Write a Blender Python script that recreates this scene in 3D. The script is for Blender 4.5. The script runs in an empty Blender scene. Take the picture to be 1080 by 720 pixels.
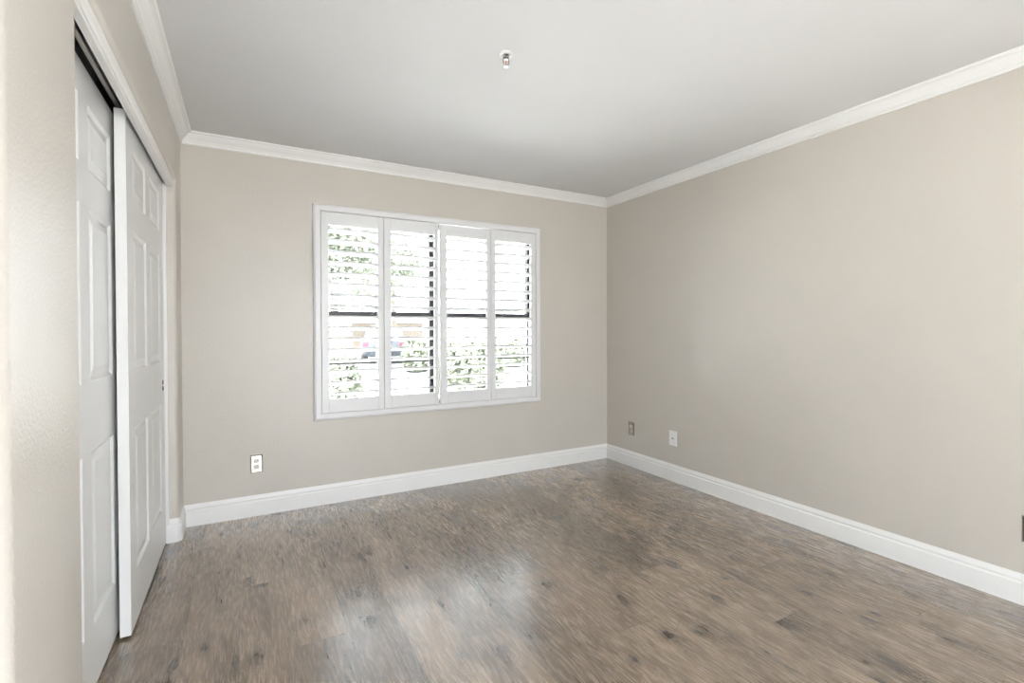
import bpy, bmesh, math, random
from mathutils import Vector, Matrix

scene = bpy.context.scene
C = scene.collection

# ---------------------------------------------------------------- camera
W, H = 3.325, 2.420                      # right wall x=0, left wall x=-W, back wall y=0
yaw, pitch, roll = .5014, -.0114, -.0026
F_ = Vector((math.sin(yaw)*math.cos(pitch), math.cos(yaw)*math.cos(pitch), math.sin(pitch)))
R_ = Vector((math.cos(yaw), -math.sin(yaw), 0)); U_ = R_.cross(F_)
R2 = R_*math.cos(roll)+U_*math.sin(roll); U2 = -R_*math.sin(roll)+U_*math.cos(roll)
cd = bpy.data.cameras.new('camera'); cam = bpy.data.objects.new('camera', cd); C.objects.link(cam)
m = Matrix.Identity(4)
for i in range(3):
    m[i][0], m[i][1], m[i][2] = R2[i], U2[i], -F_[i]
m[0][3], m[1][3], m[2][3] = -2.9843, -3.5885, 1.2134
cam.matrix_world = m
cd.sensor_width = 36; cd.lens = 513.6/1080*36; cd.shift_y = -7.16/1080
cd.clip_start = .01; cd.clip_end = 300
scene.camera = cam

# ---------------------------------------------------------------- sky, exposure
SKY = 6.0
wd = bpy.data.worlds.new('sky'); scene.world = wd; wd.use_nodes = True
bg = wd.node_tree.nodes['Background']
bg.inputs[0].default_value = (.89, .945, 1.0, 1); bg.inputs[1].default_value = SKY
sl = bpy.data.lights.new('sun', 'SUN'); sl.energy = 50; sl.angle = .009; sl.color = (1, .985, .965)
sun = bpy.data.objects.new('sun', sl); C.objects.link(sun)
sun.rotation_euler = (0, math.radians(-32), 0)      # high, from the side: travels along the house front, not into the room
vs = scene.view_settings
scene.display_settings.display_device = 'sRGB'
vs.view_transform = 'Standard'; vs.look = 'None'; vs.gamma = 1; vs.use_curve_mapping = False
vs.exposure = 1.12
scene.cycles.denoising_prefilter = 'NONE'       # keeps the wood grain crisp

# ---------------------------------------------------------------- helpers
def prop(o, label=None, cat=None, group=None, kind=None):
    if label: o['label'] = label
    if cat: o['category'] = cat
    if group: o['group'] = group
    if kind: o['kind'] = kind
    return o

def build(name, bm, mat, parent=None, smooth=None, loc=None):
    bmesh.ops.recalc_face_normals(bm, faces=bm.faces)
    me = bpy.data.meshes.new(name); bm.to_mesh(me); bm.free()
    for mt in (mat if isinstance(mat, (list, tuple)) else [mat]): me.materials.append(mt)
    if smooth is not None:
        for p in me.polygons: p.use_smooth = True
        me.set_sharp_from_angle(angle=math.radians(smooth))
    o = bpy.data.objects.new(name, me); C.objects.link(o)
    if loc is not None: o.location = loc
    if parent: o.parent = parent
    return o

def empty(name, loc=(0, 0, 0), rz=0):
    o = bpy.data.objects.new(name, None); C.objects.link(o)
    o.location = loc; o.rotation_euler = (0, 0, rz); o.empty_display_size = .05
    return o

def copy_tree(o, parent=None):
    c = o.copy(); C.objects.link(c); c.parent = parent
    for ch in list(o.children): copy_tree(ch, c)
    return c

def box(bm, x0, x1, y0, y1, z0, z1, bev=0, seg=1):
    r = bmesh.ops.create_cube(bm, size=1)
    vsx = r['verts']
    for v in vsx:
        v.co = Vector(((x0+x1)/2+v.co.x*(x1-x0), (y0+y1)/2+v.co.y*(y1-y0), (z0+z1)/2+v.co.z*(z1-z0)))
    if bev:
        es = list({e for v in vsx for e in v.link_edges})
        bmesh.ops.bevel(bm, geom=es, offset=bev, segments=seg, affect='EDGES', profile=.5)

def prism(bm, pts, z0, z1):
    a = [bm.verts.new((x, y, z0)) for x, y in pts]; b = [bm.verts.new((x, y, z1)) for x, y in pts]
    n = len(pts)
    bm.faces.new(a); bm.faces.new(b)
    for i in range(n): bm.faces.new((a[i], a[(i+1) % n], b[(i+1) % n], b[i]))

def lathe(bm, prof, n=24, axis='z', origin=(0, 0, 0)):
    rings = []
    for r, h in prof:
        ring = []
        for k in range(n):
            a = 2*math.pi*k/n
            p = {'z': (r*math.cos(a), r*math.sin(a), h), 'y': (r*math.cos(a), h, r*math.sin(a)), 'x': (h, r*math.cos(a), r*math.sin(a))}[axis]
            ring.append(bm.verts.new(Vector(p)+Vector(origin)))
        rings.append(ring)
    for a, b in zip(rings, rings[1:]):
        for k in range(n): bm.faces.new((a[k], a[(k+1) % n], b[(k+1) % n], b[k]))
    bm.faces.new(rings[0]); bm.faces.new(rings[-1])

def tube(bm, pts, r, n=8):
    pts = [Vector(p) for p in pts]; rings = []
    for i, p in enumerate(pts):
        d = (pts[min(i+1, len(pts)-1)]-pts[max(i-1, 0)]).normalized()
        u = d.orthogonal().normalized(); v = d.cross(u)
        rr = r[i] if isinstance(r, (list, tuple)) else r
        rings.append([bm.verts.new(p+u*rr*math.cos(2*math.pi*k/n)+v*rr*math.sin(2*math.pi*k/n)) for k in range(n)])
    for a, b in zip(rings, rings[1:]):
        for k in range(n): bm.faces.new((a[k], a[(k+1) % n], b[(k+1) % n], b[k]))
    bm.faces.new(rings[0]); bm.faces.new(rings[-1])

def sweep(bm, path, prof, side=1):
    """prof: closed list of (offset into the room, z); path: list of (x, y, mx, my) with mitre vector m"""
    rings = [[bm.verts.new((x+mx*o, y+my*o, z)) for o, z in prof] for x, y, mx, my in path]
    n = len(prof)
    for a, b in zip(rings, rings[1:]):
        for k in range(n): bm.faces.new((a[k], a[(k+1) % n], b[(k+1) % n], b[k]))
    bm.faces.new(rings[0]); bm.faces.new(rings[-1])

# ---------------------------------------------------------------- materials
def mat(name):
    mt = bpy.data.materials.new(name); mt.use_nodes = True
    nt = mt.node_tree
    return mt, nt, nt.nodes['Principled BSDF']

def N(nt, t, **kw):
    n = nt.nodes.new(t)
    for k, v in kw.items(): setattr(n, k, v)
    return n

def math_(nt, op, a, b=None, c=None):
    n = nt.nodes.new('ShaderNodeMath'); n.operation = op
    for i, v in enumerate((a, b, c)):
        if v is None: continue
        if isinstance(v, (int, float)): n.inputs[i].default_value = v
        else: nt.links.new(v, n.inputs[i])
    return n.outputs[0]

def paint(name, col, rough, scale=0, strength=0, dist=.001, var=.02, spec=.5):
    mt, nt, b = mat(name)
    b.inputs['Roughness'].default_value = rough
    b.inputs['Specular IOR Level'].default_value = spec
    tc = N(nt, 'ShaderNodeTexCoord')
    nz = N(nt, 'ShaderNodeTexNoise'); nz.inputs['Scale'].default_value = 3.0; nz.inputs['Detail'].default_value = 3
    nt.links.new(tc.outputs['Object'], nz.inputs['Vector'])
    rp = N(nt, 'ShaderNodeValToRGB')
    rp.color_ramp.elements[0].position = .3; rp.color_ramp.elements[1].position = .7
    rp.color_ramp.elements[0].color = (*[c*(1-var) for c in col], 1); rp.color_ramp.elements[1].color = (*[min(1, c*(1+var)) for c in col], 1)
    nt.links.new(nz.outputs['Fac'], rp.inputs['Fac']); nt.links.new(rp.outputs['Color'], b.inputs['Base Color'])
    if scale:
        n2 = N(nt, 'ShaderNodeTexNoise'); n2.inputs['Scale'].default_value = scale; n2.inputs['Detail'].default_value = 2
        nt.links.new(tc.outputs['Object'], n2.inputs['Vector'])
        bp = N(nt, 'ShaderNodeBump'); bp.inputs['Strength'].default_value = strength; bp.inputs['Distance'].default_value = dist
        nt.links.new(n2.outputs['Fac'], bp.inputs['Height']); nt.links.new(bp.outputs['Normal'], b.inputs['Normal'])
    return mt

M_wall = paint('beige_wall_paint', (.592, .553, .500), .34, 130, .9, .0016, .012)
M_ceil = paint('ceiling_paint', (.715, .712, .712), .8, 90, .5, .002, .012)
M_trim = paint('white_trim_paint', (.84, .835, .82), .32, var=.008)
M_door = paint('white_door_paint', (.76, .76, .75), .3, 60, .05, .0005, .008)
M_shut = paint('white_shutter_paint', (.75, .75, .75), .35, var=.006)
M_white = paint('white_plastic', (.82, .82, .82), .3, var=.005)
M_ivory = paint('pale_plastic', (.78, .75, .69), .35, var=.005)
M_dark = paint('dark_hole', (.012, .008, .007), .8, var=.05, spec=.1)
M_bronze = paint('dark_bronze_aluminium', (.035, .033, .036), .45, var=.05)
M_out_wall = paint('exterior_stucco', (.62, .57, .5), .9, 60, .6, .004)

def metal(name, col, rough):
    mt, nt, b = mat(name)
    b.inputs['Base Color'].default_value = (*col, 1); b.inputs['Metallic'].default_value = 1
    tc = N(nt, 'ShaderNodeTexCoord'); mp = N(nt, 'ShaderNodeMapping'); mp.inputs['Scale'].default_value = (600, 600, 15)
    nz = N(nt, 'ShaderNodeTexNoise'); nz.inputs['Scale'].default_value = 1
    nt.links.new(tc.outputs['Object'], mp.inputs[0]); nt.links.new(mp.outputs[0], nz.inputs['Vector'])
    r = math_(nt, 'MULTIPLY_ADD', nz.outputs['Fac'], .15, rough-.07)
    nt.links.new(r, b.inputs['Roughness'])
    return mt
M_steel = metal('brushed_stainless_steel', (.45, .42, .38), .2)
M_alu = metal('aluminium_track', (.62, .60, .56), .4)
M_steel_dark = metal('dull_steel_channel', (.30, .30, .30), .5)
M_chrome = metal('polished_chrome', (.45, .44, .43), .2)

def glass():
    mt, nt, b = mat('window_glass')
    nt.nodes.remove(b)
    out = nt.nodes['Material Output']
    tr = N(nt, 'ShaderNodeBsdfTransparent'); tr.inputs[0].default_value = (.95, .965, .96, 1)
    gl = N(nt, 'ShaderNodeBsdfGlossy'); gl.inputs['Roughness'].default_value = 0.02
    fr = N(nt, 'ShaderNodeFresnel'); fr.inputs[0].default_value = 1.45
    mx = N(nt, 'ShaderNodeMixShader')
    nt.links.new(fr.outputs[0], mx.inputs[0]); nt.links.new(tr.outputs[0], mx.inputs[1]); nt.links.new(gl.outputs[0], mx.inputs[2])
    nt.links.new(mx.outputs[0], out.inputs[0])
    return mt
M_glass = glass()

def bulb_mat():
    mt, nt, b = mat('orange_liquid_bulb')
    b.inputs['Base Color'].default_value = (.55, .12, .05, 1); b.inputs['Roughness'].default_value = .1
    return mt
M_bulb = bulb_mat()

def floor_mat():
    mt, nt, b = mat('grey_brown_oak_planks'); L = nt.links.new
    tc = N(nt, 'ShaderNodeTexCoord'); sp = N(nt, 'ShaderNodeSeparateXYZ'); L(tc.outputs['Object'], sp.inputs[0])
    x, y = sp.outputs[0], sp.outputs[1]
    PW, PL = .1925, 1.5
    X = math_(nt, 'DIVIDE', math_(nt, 'ADD', x, 3.206), PW)
    row = math_(nt, 'FLOOR', X); fx = math_(nt, 'FRACT', X)
    off = math_(nt, 'FRACT', math_(nt, 'MULTIPLY_ADD', row, .3916, .2636))
    Y = math_(nt, 'ADD', math_(nt, 'DIVIDE', y, PL), off)
    col = math_(nt, 'FLOOR', Y); fy = math_(nt, 'FRACT', Y)
    cv = N(nt, 'ShaderNodeCombineXYZ'); L(row, cv.inputs[0]); L(col, cv.inputs[1])
    wn = N(nt, 'ShaderNodeTexWhiteNoise', noise_dimensions='2D'); L(cv.outputs[0], wn.inputs['Vector'])
    rid = wn.outputs['Value']
    shift = math_(nt, 'MULTIPLY', rid, 37.0)
    def vec(sx, sy, wob=None):
        c = N(nt, 'ShaderNodeCombineXYZ')
        xx = x if wob is None else math_(nt, 'ADD', x, wob)
        L(math_(nt, 'MULTIPLY', xx, sx), c.inputs[0]); L(math_(nt, 'MULTIPLY', y, sy), c.inputs[1]); L(shift, c.inputs[2])
        return c.outputs[0]
    def noise(v, detail=3, rough=.55, dist=0):
        n = N(nt, 'ShaderNodeTexNoise'); n.inputs['Scale'].default_value = 1; n.inputs['Detail'].default_value = detail
        n.inputs['Roughness'].default_value = rough; n.inputs['Distortion'].default_value = dist
        L(v, n.inputs['Vector']); return n.outputs['Fac']
    # knots: sparse cells
    vo = N(nt, 'ShaderNodeTexVoronoi', voronoi_dimensions='2D'); vo.inputs['Scale'].default_value = 1; vo.inputs['Randomness'].default_value = 1
    kw = math_(nt, 'MULTIPLY', math_(nt, 'SUBTRACT', noise(vec(22, 9), 2), .5), .05)
    kv = N(nt, 'ShaderNodeCombineXYZ'); L(math_(nt, 'MULTIPLY_ADD', math_(nt, 'ADD', x, kw), 6.5, shift), kv.inputs[0]); L(math_(nt, 'MULTIPLY', math_(nt, 'ADD', y, kw), 3.4), kv.inputs[1])
    L(kv.outputs[0], vo.inputs['Vector'])
    kd = vo.outputs['Distance']
    kc = N(nt, 'ShaderNodeSeparateColor'); L(vo.outputs['Color'], kc.inputs[0])
    gate = math_(nt, 'GREATER_THAN', kc.outputs[0], .52)
    size = math_(nt, 'MULTIPLY_ADD', kc.outputs[1], .20, .09)
    kn = N(nt, 'ShaderNodeMapRange', interpolation_type='SMOOTHSTEP'); L(math_(nt, 'DIVIDE', kd, size), kn.inputs[0])
    kn.inputs[1].default_value = .25; kn.inputs[2].default_value = 1.0; kn.inputs[3].default_value = 1; kn.inputs[4].default_value = 0
    rag = noise(vec(60, 22), 4, .7)
    knot = math_(nt, 'MULTIPLY', math_(nt, 'MULTIPLY', kn.outputs[0], gate), math_(nt, 'MULTIPLY_ADD', rag, 1.6, -.15))
    halo = N(nt, 'ShaderNodeMapRange', interpolation_type='SMOOTHSTEP'); L(kd, halo.inputs[0])
    halo.inputs[1].default_value = .05; halo.inputs[2].default_value = .42; halo.inputs[3].default_value = 1; halo.inputs[4].default_value = 0
    hal = math_(nt, 'MULTIPLY', halo.outputs[0], gate)
    # grain lines bending round the knots
    wob = math_(nt, 'MULTIPLY', math_(nt, 'SUBTRACT', noise(vec(5, 1.6), 3, .5, .4), .5), .075)
    fine = noise(vec(160, 11, wob), 3, .65)
    mid = noise(vec(30, 3.6, wob), 4, .6)
    broad = noise(vec(8, 1.8, wob), 5, .6)
    ringn = noise(vec(9, .9, wob), 2, .5)
    ring = math_(nt, 'SINE', math_(nt, 'MULTIPLY', math_(nt, 'MULTIPLY_ADD', hal, .22, ringn), 130.0))
    ringl = math_(nt, 'MULTIPLY', math_(nt, 'POWER', math_(nt, 'MULTIPLY_ADD', ring, .5, .5), 3.0), noise(vec(10, 3), 2))
    # dark cracks
    cr = noise(vec(75, 5.5, wob), 4, .65)
    crm = N(nt, 'ShaderNodeMapRange'); L(cr, crm.inputs[0]); crm.inputs[1].default_value = .60; crm.inputs[2].default_value = .70
    crk = math_(nt, 'MULTIPLY', crm.outputs[0], math_(nt, 'MULTIPLY_ADD', hal, .75, .35))
    t = math_(nt, 'MULTIPLY_ADD', fine, .44, .0)
    t = math_(nt, 'MULTIPLY_ADD', mid, .34, t)
    t = math_(nt, 'MULTIPLY_ADD', broad, .95, t)
    t = math_(nt, 'MULTIPLY_ADD', rid, .32, t)
    t = math_(nt, 'MULTIPLY_ADD', ringl, -.34, t)
    t = math_(nt, 'MULTIPLY_ADD', hal, -.16, t)
    t = math_(nt, 'ADD', t, -.45)
    rp = N(nt, 'ShaderNodeValToRGB'); cr_ = rp.color_ramp
    cr_.elements[0].position = .12; cr_.elements[0].color = (.085, .063, .045, 1)
    cr_.elements[1].position = .88; cr_.elements[1].color = (.430, .332, .240, 1)
    e = cr_.elements.new(.48); e.color = (.215, .162, .115, 1)
    L(t, rp.inputs['Fac'])
    def mixc(a, fac, colr):
        n = N(nt, 'ShaderNodeMix', data_type='RGBA'); L(fac, n.inputs['Factor']); L(a, n.inputs['A']); n.inputs['B'].default_value = (*colr, 1)
        return n.outputs['Result']
    c = mixc(rp.outputs['Color'], crk, (.045, .036, .030))
    kcl = N(nt, 'ShaderNodeClamp'); L(knot, kcl.inputs[0])
    c = mixc(c, math_(nt, 'MULTIPLY', kcl.outputs[0], .92), (.035, .030, .028))
    ex = math_(nt, 'MULTIPLY', math_(nt, 'MINIMUM', fx, math_(nt, 'SUBTRACT', 1.0, fx)), PW)
    ey = math_(nt, 'MULTIPLY', math_(nt, 'MINIMUM', fy, math_(nt, 'SUBTRACT', 1.0, fy)), PL)
    ed = math_(nt, 'MINIMUM', ex, ey)
    seam = math_(nt, 'LESS_THAN', ed, .0017)
    c = mixc(c, math_(nt, 'MULTIPLY', seam, .6), (.07, .07, .055))
    L(c, b.inputs['Base Color'])
    L(math_(nt, 'MULTIPLY_ADD', fine, .10, .22), b.inputs['Roughness'])
    b.inputs['Specular IOR Level'].default_value = 1.0
    b.inputs['Coat Weight'].default_value = 1.0; b.inputs['Coat Roughness'].default_value = .22; b.inputs['Coat IOR'].default_value = 1.5
    hgt = math_(nt, 'SUBTRACT', math_(nt, 'MULTIPLY_ADD', fine, .5, math_(nt, 'MULTIPLY', mid, .5)), math_(nt, 'MULTIPLY', seam, .8))
    bp = N(nt, 'ShaderNodeBump'); bp.inputs['Strength'].default_value = .06; bp.inputs['Distance'].default_value = .0008
    L(hgt, bp.inputs['Height']); L(bp.outputs['Normal'], b.inputs['Normal'])
    return mt
M_floor = floor_mat()

# ---------------------------------------------------------------- room shell
YR = -4.90                               # rear wall, behind the camera
YC0, YC1 = -.22, -2.09                   # closet opening
ZS = 2.073                               # closet header soffit
YE = -2.50                               # end of the left wall, an alcove beyond
XA = -4.45
def struct(o): o['kind'] = 'structure'; return o

bm = bmesh.new(); box(bm, XA-.1, .12, YR-.12, .14, -.12, 0); struct(build('floor', bm, M_floor))
bm = bmesh.new(); box(bm, XA-.1, .12, YR-.12, .14, H, H+.12); struct(build('ceiling', bm, M_ceil))
# back wall with the window opening
OX0, OX1, OZ0, OZ1 = -2.535, -.788, .632, 2.035
bm = bmesh.new()
box(bm, -W-.8, OX0, 0, .14, 0, H); box(bm, OX1, .12, 0, .14, 0, H)
box(bm, OX0, OX1, 0, .14, 0, OZ0); box(bm, OX0, OX1, 0, .14, OZ1, H)
struct(build('wall_back', bm, M_wall))
bm = bmesh.new(); box(bm, 0, .12, YR, 0, 0, H); struct(build('wall_right', bm, M_wall))
# left wall: rounded stubs either side of the closet and a header with a rounded lower edge
def arc(cx, cy, r, a0, a1, n=7):
    return [(cx+r*math.cos(math.radians(a0+(a1-a0)*i/n)), cy+r*math.sin(math.radians(a0+(a1-a0)*i/n))) for i in range(n+1)]
RB, TH = .022, .125
bm = bmesh.new()
prism(bm, [(-W-TH, 0), (-W, 0)]+arc(-W-RB, YC0+RB, RB, 0, -90)+[(-W-TH, YC0)], 0, H)
prism(bm, arc(-W-RB, YC1-RB, RB, 90, 0)+arc(-W-RB, YE+RB, RB, 0, -90)+[(-W-TH, YE), (-W-TH, YC1)], 0, H)
sec = [(-W-TH, H), (-W, H)]+arc(-W-RB, ZS+RB, RB, 0, -90)+[(-3.371, ZS), (-3.371, 2.146), (-W-TH, 2.146)]
a = [bm.verts.new((px, YC0, pz)) for px, pz in sec]; b2 = [bm.verts.new((px, YC1, pz)) for px, pz in sec]
for i in range(len(sec)): bm.faces.new((a[i], a[(i+1) % len(sec)], b2[(i+1) % len(sec)], b2[i]))
bm.faces.new(a); bm.faces.new(b2)
struct(build('wall_left', bm, M_wall, smooth=40))
# closet lining
bm = bmesh.new()
box(bm, -4.10, -4.02, YE, 0, 0, H)
box(bm, -4.02, -W-TH, -.09, -.001, 0, H)
box(bm, -4.02, -W-TH, YE, YE+.1, 0, H)
box(bm, -4.02, -W-TH, YE+.1, -.09, 2.15, 2.25)
struct(build('wall_closet', bm, M_wall))
# alcove beside the camera and the rear wall, its wide opening added unseen to let fill daylight in
bm = bmesh.new(); box(bm, XA, -W-TH, YE, YE+.1, 0, H); box(bm, XA-.1, XA, YR, YE+.1, 0, H); box(bm, XA, -3.14, -3.62, -3.50, 0, H); box(bm, -W-TH, -W, YR, -3.62, 0, H); struct(build('wall_alcove', bm, M_wall))  # cross wall beside the camera is added, unseen, to shade the left wall's end
RX0, RX1, RZ = -2.85, -1.35, 2.08
bm = bmesh.new()
box(bm, XA, RX0, YR-.12, YR, 0, H); box(bm, RX1, .12, YR-.12, YR, 0, H); box(bm, RX0, RX1, YR-.12, YR, RZ, H)
struct(build('wall_rear', bm, M_wall))

# baseboards
BH, BT = .134, .014
bprof = [(0, 0), (BT, 0), (BT, .092), (BT-.002, .096), (BT-.0055, .099), (BT-.0055, .106), (BT-.004, .110), (BT-.007, .121), (BT-.0095, .126), (BT-.0115, BH), (0, BH)]
s = 1
bm = bmesh.new(); sweep(bm, [(-W, 0, 1, -1), (0, 0, -1, -1)], bprof); struct(build('baseboard_back', bm, M_trim, smooth=25))
bm = bmesh.new(); sweep(bm, [(0, 0, -1, -1), (0, YR, -1, 0)], bprof); struct(build('baseboard_right', bm, M_trim, smooth=25))
path = [(-W, 0, 1, -1)]
for i in range(9):
    an = -90*i/8
    path.append((-W-RB+RB*math.cos(math.radians(an)), YC0+RB+RB*math.sin(math.radians(an)), math.cos(math.radians(an)), math.sin(math.radians(an))))
path.append((-3.3840, YC0, 0, -1))
bm = bmesh.new(); sweep(bm, path, bprof); struct(build('baseboard_left', bm, M_trim, smooth=25))

# crown moulding
CBZ, CP = 2.350, .064
cprof = [(0, CBZ), (.009, CBZ), (.012, CBZ+.004), (.012, CBZ+.009), (.008, CBZ+.011), (.009, CBZ+.016), (.0145, CBZ+.018), (.016, CBZ+.022),
         (.022, CBZ+.028), (.032, CBZ+.036), (.041, CBZ+.046), (.045, CBZ+.052), (.049, CBZ+.053), (.050, CBZ+.057), (.060, CBZ+.059), (CP, CBZ+.063), (CP, H), (0, H)]
bm = bmesh.new(); sweep(bm, [(-W, 0, 1, -1), (0, 0, -1, -1)], cprof); struct(build('trim_1', bm, M_trim, smooth=30))
bm = bmesh.new(); sweep(bm, [(0, 0, -1, -1), (0, YR, -1, 0)], cprof); struct(build('trim_2', bm, M_trim, smooth=30))
bm = bmesh.new(); sweep(bm, [(-W, 0, 1, -1), (-W, YE, 1, 0)], cprof); struct(build('trim_3', bm, M_trim, smooth=30))

# closet header fascia (white board hiding the track) and the narrow jamb strip
bm = bmesh.new()
sec = [(-3.337, ZS), (-3.337, 2.037), (-3.340, 2.031), (-3.346, 2.030), (-3.347, 2.027), (-3.352, 2.026), (-3.353, 2.029), (-3.370, 2.029), (-3.370, ZS)]
a = [bm.verts.new((px, YC0, pz)) for px, pz in sec]; b2 = [bm.verts.new((px, YC1, pz)) for px, pz in sec]
for i in range(len(sec)): bm.faces.new((a[i], a[(i+1) % len(sec)], b2[(i+1) % len(sec)], b2[i]))
bm.faces.new(a); bm.faces.new(b2)
struct(build('trim_4', bm, M_trim))
bm = bmesh.new(); box(bm, -3.405, -3.371, YC0-.010, YC0, 0, ZS, .002); struct(build('trim_5', bm, M_trim))
# sliding door track under the header
trk = struct(empty('trim_6', (-3.42, -1.15, 2.07)))
bm = bmesh.new(); box(bm, -.055, .045, -.93, .93, .068, .075); build('track_plate', bm, M_steel_dark, trk)
bm = bmesh.new(); box(bm, .038, .042, -.93, .93, .014, .068); build('front_lip', bm, M_steel_dark, trk)
bm = bmesh.new(); box(bm, -.006, .010, -.93, .93, .022, .068, .002); build('centre_rail', bm, M_alu, trk)
bm = bmesh.new(); box(bm, -.058, -.054, -.93, .93, .006, .068); build('rear_lip', bm, M_steel_dark, trk)
bm = bmesh.new(); box(bm, XA+.43, -3.37, YE+.1, -.09, 2.146, 2.15) ; struct(build('ceiling_closet', bm, M_ceil))

# six-panel sliding closet doors
DW, DZ0, DZ1, DT = .955, .012, 2.072, .036
def six_panel(bm):
    ys = [0, .12, .425, .53, .835, DW]; zs = [DZ0, .225, .81, 1.04, 1.62, 1.745, 1.96, DZ1]
    for face, xx, sg in (('f', 0, 1), ('b', -DT, -1)):
        V = {}
        def vv(y, z, dx=0):
            k = (round(y, 5), round(z, 5), round(dx, 5))
            if k not in V: V[k] = bm.verts.new((xx+sg*dx, y, z))
            return V[k]
        for i in range(len(ys)-1):
            for j in range(len(zs)-1):
                y0, y1, z0, z1 = ys[i], ys[i+1], zs[j], zs[j+1]
                if i in (1, 3) and j in (1, 3, 5):
                    rings = []
                    for ins, d in ((0, 0), (.004, -.002), (.012, -.008), (.017, -.0085), (.045, -.002), (.048, -.0015)):
                        rings.append([vv(y0+ins, z0+ins, d), vv(y1-ins, z0+ins, d), vv(y1-ins, z1-ins, d), vv(y0+ins, z1-ins, d)])
                    for ra, rb in zip(rings, rings[1:]):
                        for k in range(4): bm.faces.new((ra[k], ra[(k+1) % 4], rb[(k+1) % 4], rb[k]))
                    bm.faces.new(rings[-1])
                else:
                    bm.faces.new((vv(y0, z0), vv(y1, z0), vv(y1, z1), vv(y0, z1)))
        if face == 'f': Vf = dict(V)
        else: Vb = dict(V)
    bd = [(y, DZ0) for y in ys]+[(DW, z) for z in zs[1:]]+[(y, DZ1) for y in ys[::-1][1:]]+[(0, z) for z in zs[::-1][1:-1]]
    for k in range(len(bd)):
        p, q = bd[k], bd[(k+1) % len(bd)]
        g = lambda D, t: D[(round(t[0], 5), round(t[1], 5), 0)]
        bm.faces.new((g(Vf, p), g(Vf, q), g(Vb, q), g(Vb, p)))
for n, (px, py) in enumerate(((-3.386, -1.197), (-3.437, -2.020)), 1):
    d = struct(empty('door_%d' % n, (px, py, 0)))
    d['label'] = ('white six-panel sliding closet door nearer the window, on the front track', 'white six-panel sliding closet door on the rear track, partly behind the wall end')[n-1]
    d['category'] = 'closet door'
    bm = bmesh.new(); six_panel(bm)
    build('door_panel', bm, M_door, d)
    if n == 1:
        for z in (.924, .891):
            bm = bmesh.new(); lathe(bm, [(.0130, -.0005), (.0130, .0020), (.0105, .0026), (.0090, .0010)], 20, 'x', (0, .897, z))
            prop(build('finger_hole', bm, M_dark, d, 40), 'small dark round hole')

# ---------------------------------------------------------------- window_1: dark bronze window behind the shutters
win = struct(empty('window_1', (-1.66, .1, .632)))
def wpart(name, x0, x1, z0, z1, y0=.075, y1=.125, m=M_bronze, bev=.002):
    bm = bmesh.new(); box(bm, x0+1.66, x1+1.66, y0-.1, y1-.1, z0-.632, z1-.632, bev); return build(name, bm, m, win)
bm = bmesh.new()
for x0, x1, z0, z1 in ((OX0, OX0+.03, OZ0, OZ1), (-.790, OX1+.001, OZ0, OZ1), (OX0, OX1, OZ0, OZ0+.03), (OX0, OX1, OZ1-.03, OZ1)):
    box(bm, x0+1.66, x1+1.66, -.03, .03, z0-.632, z1-.632)
build('window_frame', bm, M_bronze, win)
wpart('mullion', -2.122, -2.070, OZ0, OZ1); wpart('mullion', -1.714, -1.640, OZ0, OZ1); wpart('mullion', -1.205, -1.150, OZ0, OZ1)
wpart('meeting_rail', OX0, OX1, 1.309, 1.345, .07, .125)
wpart('sash_stile', -.822, -.790, 1.33, OZ1); wpart('screen_bar', -.822, -.812, OZ0, 1.33, .08, .095)
wpart('screen_bar', OX0, -1.65, .962, .973, .08, .09); wpart('screen_bar', -1.20, -.79, .962, .973, .08, .09)
for x0, x1 in ((OX0+.03, -2.122), (-2.07, -1.714), (-1.64, -1.205), (-1.15, -.822)):
    for z0, z1 in ((OZ0+.03, 1.309), (1.345, OZ1-.03)):
        wpart('glass_pane', x0, x1, z0, z1, .102, .106, M_glass, 0)

# shutter frame on the wall
FX0, FX1, FZ0, FZ1 = -2.574, -.749, .5875, 2.077
fr = empty('window_surround', ((FX0+FX1)/2, 0, FZ0))
prop(fr, 'white shutter surround fixed to the back wall around the window', 'window surround')
FI = .048
fprof = [(0, 0), (0, -.020), (.003, -.026), (.010, -.029), (.014, -.033), (FI-.005, -.033), (FI, -.029), (FI, .02), (FI-.012, .02), (FI-.012, 0)]
def frame_side(name, p0, p1, inx, inz):
    bm = bmesh.new()
    rings = []
    for (px, pz), (ix, iz) in ((p0, inx), (p1, inz)):
        rings.append([bm.verts.new((px+ix*o-(FX0+FX1)/2, yy, pz+iz*o-FZ0)) for o, yy in fprof])
    n = len(fprof)
    for k in range(n): bm.faces.new((rings[0][k], rings[0][(k+1) % n], rings[1][(k+1) % n], rings[1][k]))
    bm.faces.new(rings[0]); bm.faces.new(rings[1])
    build(name, bm, M_shut, fr)
frame_side('side_jamb', (FX0, FZ0), (FX0, FZ1), (1, 1), (1, -1))
frame_side('side_jamb', (FX1, FZ0), (FX1, FZ1), (-1, 1), (-1, -1))
frame_side('head_rail', (FX0, FZ1), (FX1, FZ1), (1, -1), (-1, -1))
frame_side('sill_rail', (FX0, FZ0), (FX1, FZ0), (1, 1), (-1, 1))

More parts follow.
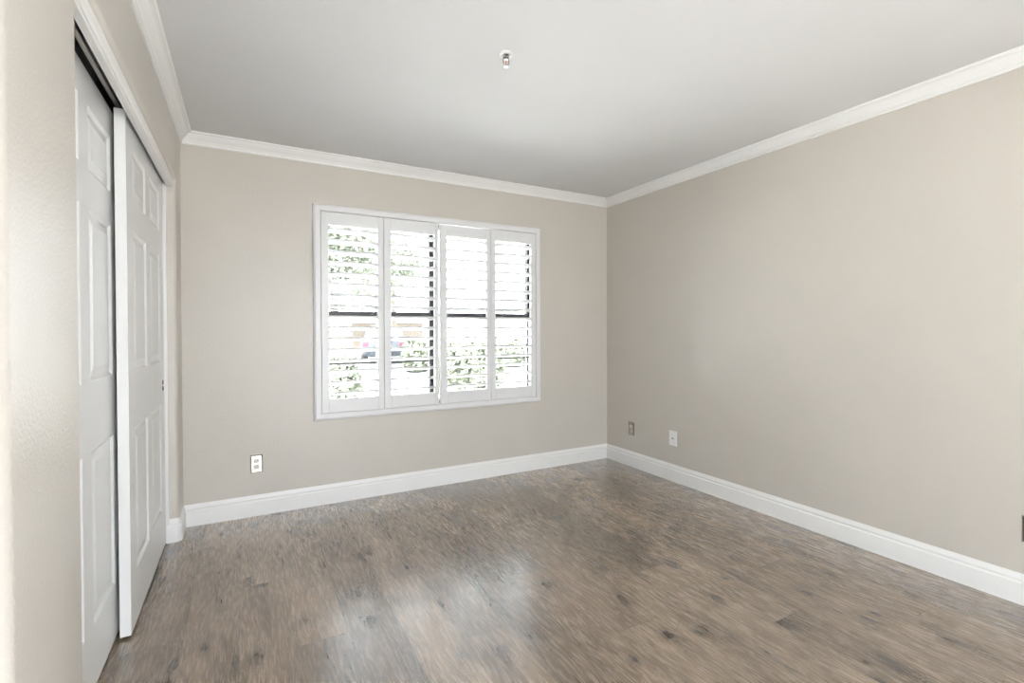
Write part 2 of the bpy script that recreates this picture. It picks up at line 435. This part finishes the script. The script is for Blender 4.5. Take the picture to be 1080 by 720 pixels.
# four louvred panels
LW, LT, LA, PITCH, NL = .070, .0125, math.radians(17), .0757, 16
SY0, SY1 = -.026, .003
def shutter(x0, x1, l0, l1, ztop, label):
    zb = .6365
    r = prop(empty('plantation_shutter', ((x0+x1)/2, 0, zb)), label, 'shutter', 'louvred shutter panels in the window')
    cx = (x0+x1)/2
    def pb(name, a0, a1, z0, z1):
        bm = bmesh.new(); box(bm, a0-cx, a1-cx, SY0, SY1, z0-zb, z1-zb, .002); return build(name, bm, M_shut, r)
    pb('stile', x0, l0, zb, ztop); pb('stile', l1, x1, zb, ztop)
    pb('top_rail', l0, l1, 1.937, ztop); pb('bottom_rail', l0, l1, zb, .729)
    me = None
    for i in range(NL):
        if me is None:
            bm = bmesh.new(); n = 16; ra, rb = [], []
            for k in range(n):
                a_ = 2*math.pi*k/n
                yy, zz = LW/2*math.copysign(abs(math.cos(a_))**.8, math.cos(a_)), LT/2*math.copysign(abs(math.sin(a_))**.45, math.sin(a_))
                y2 = yy*math.cos(LA)+zz*math.sin(LA); z2 = -yy*math.sin(LA)+zz*math.cos(LA)
                ra.append(bm.verts.new((l0-cx+.0015, y2, z2))); rb.append(bm.verts.new((l1-cx-.0015, y2, z2)))
            for k in range(n): bm.faces.new((ra[k], ra[(k+1) % n], rb[(k+1) % n], rb[k]))
            bm.faces.new(ra); bm.faces.new(rb)
            lv = build('louver', bm, M_shut, r, 50); me = lv.data
        else:
            lv = bpy.data.objects.new('louver', me); C.objects.link(lv); lv.parent = r
        lv.location = (0, -.010, 1.903-PITCH*i-zb)
    return r
shutter(-2.523, -2.096, -2.474, -2.139, 2.026, 'white louvred shutter panel at the left end, nearest the closet')
shutter(-2.093, -1.674, -2.042, -1.706, 2.026, 'white louvred shutter panel second from left, left of the bright centre gap')
shutter(-1.660, -1.228, -1.606, -1.262, 2.021, 'white louvred shutter panel third from left, right of the bright centre gap')
shutter(-1.225, -.800, -1.182, -.845, 2.026, 'white louvred shutter panel at the right end, nearest the room corner')

# ---------------------------------------------------------------- outlets
def plate_bm(w=.0715, h=.117, t=.006):
    bm = bmesh.new()
    rings = []
    for ins, d in ((0, 0), (0, .0015), (.006, t), ):
        rings.append([bm.verts.new((sx*(w/2-ins), -d, sz*(h/2-ins))) for sx, sz in ((-1, -1), (1, -1), (1, 1), (-1, 1))])
    for a_, b_ in zip(rings, rings[1:]):
        for k in range(4): bm.faces.new((a_[k], a_[(k+1) % 4], b_[(k+1) % 4], b_[k]))
    bm.faces.new(rings[0]); bm.faces.new(rings[-1])
    return bm
def duplex(loc, rz, label, group='steel outlet plates on the walls'):
    r = prop(empty('wall_outlet', loc, rz), label, 'outlet', group)
    prop(build('cover_plate', plate_bm(), M_steel, r), 'brushed steel plate')
    for z in (.0195, -.0195):
        bm = bmesh.new()
        pts = []
        for k in range(24):
            a_ = 2*math.pi*k/24
            pts.append((.0165*math.cos(a_), max(-.0125, min(.0125, .0165*math.sin(a_)))))
        fa = [bm.verts.new((px, -.005, z+pz)) for px, pz in pts]; fb = [bm.verts.new((px, -.0075, z+pz)) for px, pz in pts]
        for k in range(24): bm.faces.new((fa[k], fa[(k+1) % 24], fb[(k+1) % 24], fb[k]))
        bm.faces.new(fb); bm.faces.new(fa)
        sk = build('socket', bm, M_ivory, r)
        bm = bmesh.new()
        for px, hh in ((-.006, .008), (.006, .0065)): box(bm, px-.0011, px+.0011, -.0079, -.007, z+.003-hh/2, z+.003+hh/2)
        lathe(bm, [(.0024, -.0079), (.0024, -.007)], 10, 'y', (0, 0, z-.0065))
        build('slots', bm, M_dark, sk)
    bm = bmesh.new(); lathe(bm, [(.003, -.006), (.003, -.0068), (.002, -.0072)], 12, 'y'); build('screw', bm, M_steel, r, 40)
    return r
duplex((-2.9255, 0, .3385), 0, 'steel duplex outlet low on the back wall, left of the window')
duplex((0, -.333, .334), math.radians(-90), 'steel duplex outlet with two pale sockets near the corner on the right wall')
duplex((0, -2.833, .334), math.radians(-90), 'steel outlet plate cut by the right edge of the photo')
r = prop(empty('jack_plate', (0, -.811, .340), math.radians(-90)), 'plain white jack plate on the right wall beside the corner outlet', 'wall plate')
build('cover_plate', plate_bm(.078, .118), M_white, r)
bm = bmesh.new(); lathe(bm, [(.0075, -.0055), (.0075, -.008), (.005, -.008), (.0045, -.013)], 16, 'y'); prop(build('jack', bm, M_steel, r, 40), 'small metal jack')
for z in (.041, -.041):
    bm = bmesh.new(); lathe(bm, [(.003, -.0055), (.003, -.0068), (.002, -.0072)], 12, 'y', (0, 0, z)); build('screw', bm, M_white, r, 40)

# ---------------------------------------------------------------- fire sprinkler
sp = prop(empty('fire_sprinkler', (-1.970, -1.690, H)), 'small chrome fire sprinkler head with white ring on the ceiling', 'sprinkler')
bm = bmesh.new(); lathe(bm, [(.034, 0), (.034, -.003), (.031, -.006), (.024, -.009), (.016, -.006), (.014, -.001)], 32); build('escutcheon', bm, M_white, sp, 40)
bm = bmesh.new(); lathe(bm, [(.012, 0), (.012, -.012), (.0145, -.013), (.0145, -.019), (.009, -.021), (.008, -.024)], 6); build('body', bm, M_chrome, sp)
for sx in (-1, 1):
    bm = bmesh.new(); tube(bm, [(sx*.010, 0, -.019), (sx*.0145, 0, -.028), (sx*.013, 0, -.040), (sx*.004, 0, -.050), (0, 0, -.052)], [.003, .003, .0028, .003, .003]); build('frame_arm', bm, M_chrome, sp, 60)
bm = bmesh.new(); lathe(bm, [(.001, -.023), (.0025, -.026), (.0025, -.044), (.001, -.048)], 12); prop(build('glass_bulb', bm, M_bulb, sp, 60), 'orange bulb')
bm = bmesh.new()
n = 24; prev = None
pts = []
for k in range(n*2):
    rr = .0115 if k % 4 < 2 else .0085
    pts.append((rr*math.cos(math.pi*k/n), rr*math.sin(math.pi*k/n)))
prism(bm, pts, -.0555, -.0535); build('deflector', bm, M_chrome, sp)

# ---------------------------------------------------------------- outdoors
def stuff_ground():
    bm = bmesh.new(); box(bm, -60, 60, -60, 80, -.35, -.15)
    o = build('ground_outside', bm, paint('pale_concrete', (.45, .45, .445), .9, 20, .3, .003, .06)); struct(o)
stuff_ground()
bm = bmesh.new(); box(bm, -14, 10, -22, YR-.12, -.35, -.02)
struct(build('bounce_slab_outside', bm, paint('bounce_slab_grey', (.30, .30, .298), .9, 20, .3, .003, .06)))  # added unseen slab, bounces daylight through the rear opening up to the ceiling
def ray_x(u, y):                          # world x at depth y along the photo column u (rough placing aid)
    d = F_*513.6+R2*(u-540); k = (y+3.5885)/d.y; return -2.9843+d.x*k
bm = bmesh.new(); prism(bm, [(ray_x(374, 7), 7), (ray_x(432, 7), 7), (ray_x(440, 25), 25), (ray_x(366, 25), 25)], -.16, -.13)
struct(build('driveway_outside', bm, paint('asphalt', (.05, .052, .055), .9, 30, .4, .004, .08)))
bm = bmesh.new()
box(bm, ray_x(330, 26), ray_x(446, 26), 26, 26.2, -.15, 1.55); box(bm, ray_x(330, 26), ray_x(446, 26), 25.95, 26.25, 1.55, 1.63, .01)
prop(build('garden_wall', bm, paint('tan_block', (.080, .066, .054), .9, 8, .4, .01, .06)), 'tan masonry garden wall far behind the two left shutter panels', 'wall')

def leaf_mat(name, c0, c1):
    mt, nt, b = mat(name)
    tc = N(nt, 'ShaderNodeTexCoord'); nz = N(nt, 'ShaderNodeTexNoise'); nz.inputs['Scale'].default_value = 5
    nt.links.new(tc.outputs['Object'], nz.inputs['Vector'])
    rp = N(nt, 'ShaderNodeValToRGB'); rp.color_ramp.elements[0].position = .35; rp.color_ramp.elements[1].position = .65
    rp.color_ramp.elements[0].color = (*c0, 1); rp.color_ramp.elements[1].color = (*c1, 1)
    nt.links.new(nz.outputs['Fac'], rp.inputs['Fac']); nt.links.new(rp.outputs['Color'], b.inputs['Base Color'])
    b.inputs['Roughness'].default_value = .6
    return mt
M_leaf = leaf_mat('sage_leaves', (.10, .115, .078), (.15, .16, .12))
M_leaf2 = leaf_mat('tree_leaves', (.11, .128, .092), (.16, .175, .13))
M_bark = paint('pale_bark', (.09,.075,.06), .9, 20, .8, .01, .1)

def leaf_cloud(bm, rng, centre, rad, n, ls):
    cx, cy, cz = centre; rx, ry, rz = rad
    for _ in range(n):
        while True:
            p = Vector((rng.uniform(-1, 1), rng.uniform(-1, 1), rng.uniform(-1, 1)))
            if .35 < p.length < 1: break
        p = Vector((cx+p.x*rx, cy+p.y*ry, cz+p.z*rz))
        u = Vector((rng.gauss(0, 1), rng.gauss(0, 1), rng.gauss(0, 1))).normalized(); v = u.orthogonal().normalized(); v.rotate(Matrix.Rotation(rng.uniform(0, 6.28), 3, u))
        s_ = ls*rng.uniform(.6, 1.3); w = u.cross(v)
        vs_ = [bm.verts.new(p+q) for q in (-v*s_, -v*s_*.2+w*s_*.42, v*s_*.5+w*s_*.3, v*s_, v*s_*.5-w*s_*.3, -v*s_*.2-w*s_*.42)]
        bm.faces.new(vs_)

def bush(u, y, rx, h, label, seed):
    rng = random.Random(seed)
    r = prop(empty('garden_bush', (ray_x(u, y), y, -.15)), label, 'bush', 'bushes outside the window')
    bm = bmesh.new()
    for k in range(11):
        leaf_cloud(bm, rng, (rng.uniform(-.6, .6)*rx, rng.uniform(-.5, .5)*rx, h*(.20+.46*k/10)), (rx*.55, rx*.55, h*.26), 420, .04+.004*y)
    build('foliage', bm, M_leaf, r)
    bm = bmesh.new()
    for k in range(5):
        a_ = k*1.3; tube(bm, [(0, 0, 0), (.2*rx*math.cos(a_), .2*rx*math.sin(a_), h*.3), (.5*rx*math.cos(a_), .4*rx*math.sin(a_), h*.7)], [.02, .015, .006], 6)
    build('stems', bm, M_bark, r)
bush(355, 5.5, .48, 1.15, 'rounded green bush outside, low behind the leftmost shutter panel', 1)
bush(441, 11.5, .6, 1.15, 'small green bush outside, low behind the second shutter panel', 2)
bush(480, 5.0, .46, 1.30, 'broad green bush outside, behind the left half of the third shutter panel', 3)
bush(506, 6.9, .55, 1.30, 'broad green bush outside, behind the right half of the third shutter panel', 4)
bush(538, 12.0, 1.0, 1.30, 'distant pale bush outside, behind the rightmost shutter panel', 5)

def tree(u, y, h, cr, label, seed, clumps):
    rng = random.Random(seed)
    r = prop(empty('shade_tree', (ray_x(u, y), y, -.15)), label, 'tree', 'trees outside the window')
    bm = bmesh.new()
    tube(bm, [(0, 0, 0), (.05, 0, h*.25), (-.04, .05, h*.5), (.02, 0, h*.8)], [.16, .13, .1, .04], 10)
    for k in range(5):
        a_ = k*1.26+.3; tube(bm, [(0, 0, h*.38), (cr*.4*math.cos(a_), cr*.4*math.sin(a_), h*.6), (cr*.75*math.cos(a_), cr*.75*math.sin(a_), h*.78)], [.06, .04, .015], 8)
    build('trunk', bm, M_bark, r, 60)
    bm = bmesh.new()
    for _ in range(clumps+8):
        a_ = rng.uniform(0, 6.28); q = rng.uniform(.1, .8)*cr
        leaf_cloud(bm, rng, (q*math.cos(a_), q*math.sin(a_), h*rng.uniform(.42, .95)), (cr*.38, cr*.38, h*.13), 300, .10)
    build('foliage', bm, M_leaf2, r)
tree(352, 13, 6.0, 2.3, 'leafy green tree outside, high behind the leftmost shutter panel', 11, 26)
tree(415, 21.5, 7.6, 2.2, 'leafy green tree outside, high behind the second shutter panel', 12, 20)

# parked car seen from behind
def car(x, y, rz):
    r = prop(empty('parked_car', (x, y, -.15), rz), 'grey parked car outside, behind the two left shutter panels', 'car')
    M_car = paint('grey_car_paint', (.045, .05, .057), .3, var=.02)
    M_tl = paint('red_lens', (.55, .03, .05), .25, var=.02); M_ty = paint('tyre_rubber', (.03, .03, .03), .8)
    M_cg = paint('dark_car_glass', (.05, .06, .07), .08)
    secs = [(-2.15, .42, .80, .72), (-2.1, .30, .98, .84), (-1.5, .26, 1.02, .90), (-1.0, .26, 1.02, .91), (1.0, .26, .98, .91), (1.9, .28, .88, .86), (2.2, .40, .68, .74)]
    def loft(bm, ss, power=5):
        rings = []
        for yy, z0, z1, hw in ss:
            ring = []
            for k in range(24):
                a_ = 2*math.pi*k/24; c_, s_ = math.cos(a_), math.sin(a_)
                q = (abs(c_)**power+abs(s_)**power)**(-1/power)
                ring.append(bm.verts.new((hw*c_*q, yy, (z0+z1)/2+(z1-z0)/2*s_*q)))
            rings.append(ring)
        for a_, b_ in zip(rings, rings[1:]):
            for k in range(24): bm.faces.new((a_[k], a_[(k+1) % 24], b_[(k+1) % 24], b_[k]))
        bm.faces.new(rings[0]); bm.faces.new(rings[-1])
    bm = bmesh.new(); loft(bm, secs); build('body', bm, M_car, r, 50)
    bm = bmesh.new(); loft(bm, [(-1.75, .9, 1.02, .76), (-1.15, .9, 1.42, .70), (-.2, .9, 1.50, .70), (.5, .9, 1.42, .70), (1.3, .85, 1.0, .76)], 6); build('cabin', bm, M_car, r, 50)
    bm = bmesh.new(); a_ = [bm.verts.new(p) for p in ((-.58, -1.70, 1.06), (.58, -1.70, 1.06), (.52, -1.20, 1.40), (-.52, -1.20, 1.40))]; b_ = [bm.verts.new(v.co+Vector((0, .06, -.03))) for v in a_]
    bm.faces.new(a_); bm.faces.new(b_)
    for k in range(4): bm.faces.new((a_[k], a_[(k+1) % 4], b_[(k+1) % 4], b_[k]))
    build('rear_window', bm, M_cg, r)
    for sx in (-1, 1):
        bm = bmesh.new(); box(bm, sx*.70-.13, sx*.70+.13, -2.155, -2.05, .70, .88, .03, 2); prop(build('tail_light', bm, M_tl, r), 'red tail light')
        for yy in (-1.35, 1.4):
            bm = bmesh.new(); lathe(bm, [(.2, -.1), (.31, -.1), (.33, -.06), (.33, .06), (.31, .1), (.2, .1)], 24, 'x', (sx*.80, yy, .33)); build('wheel', bm, M_ty, r, 40)
car(ray_x(405, 17.5), 17.5, math.radians(-14))
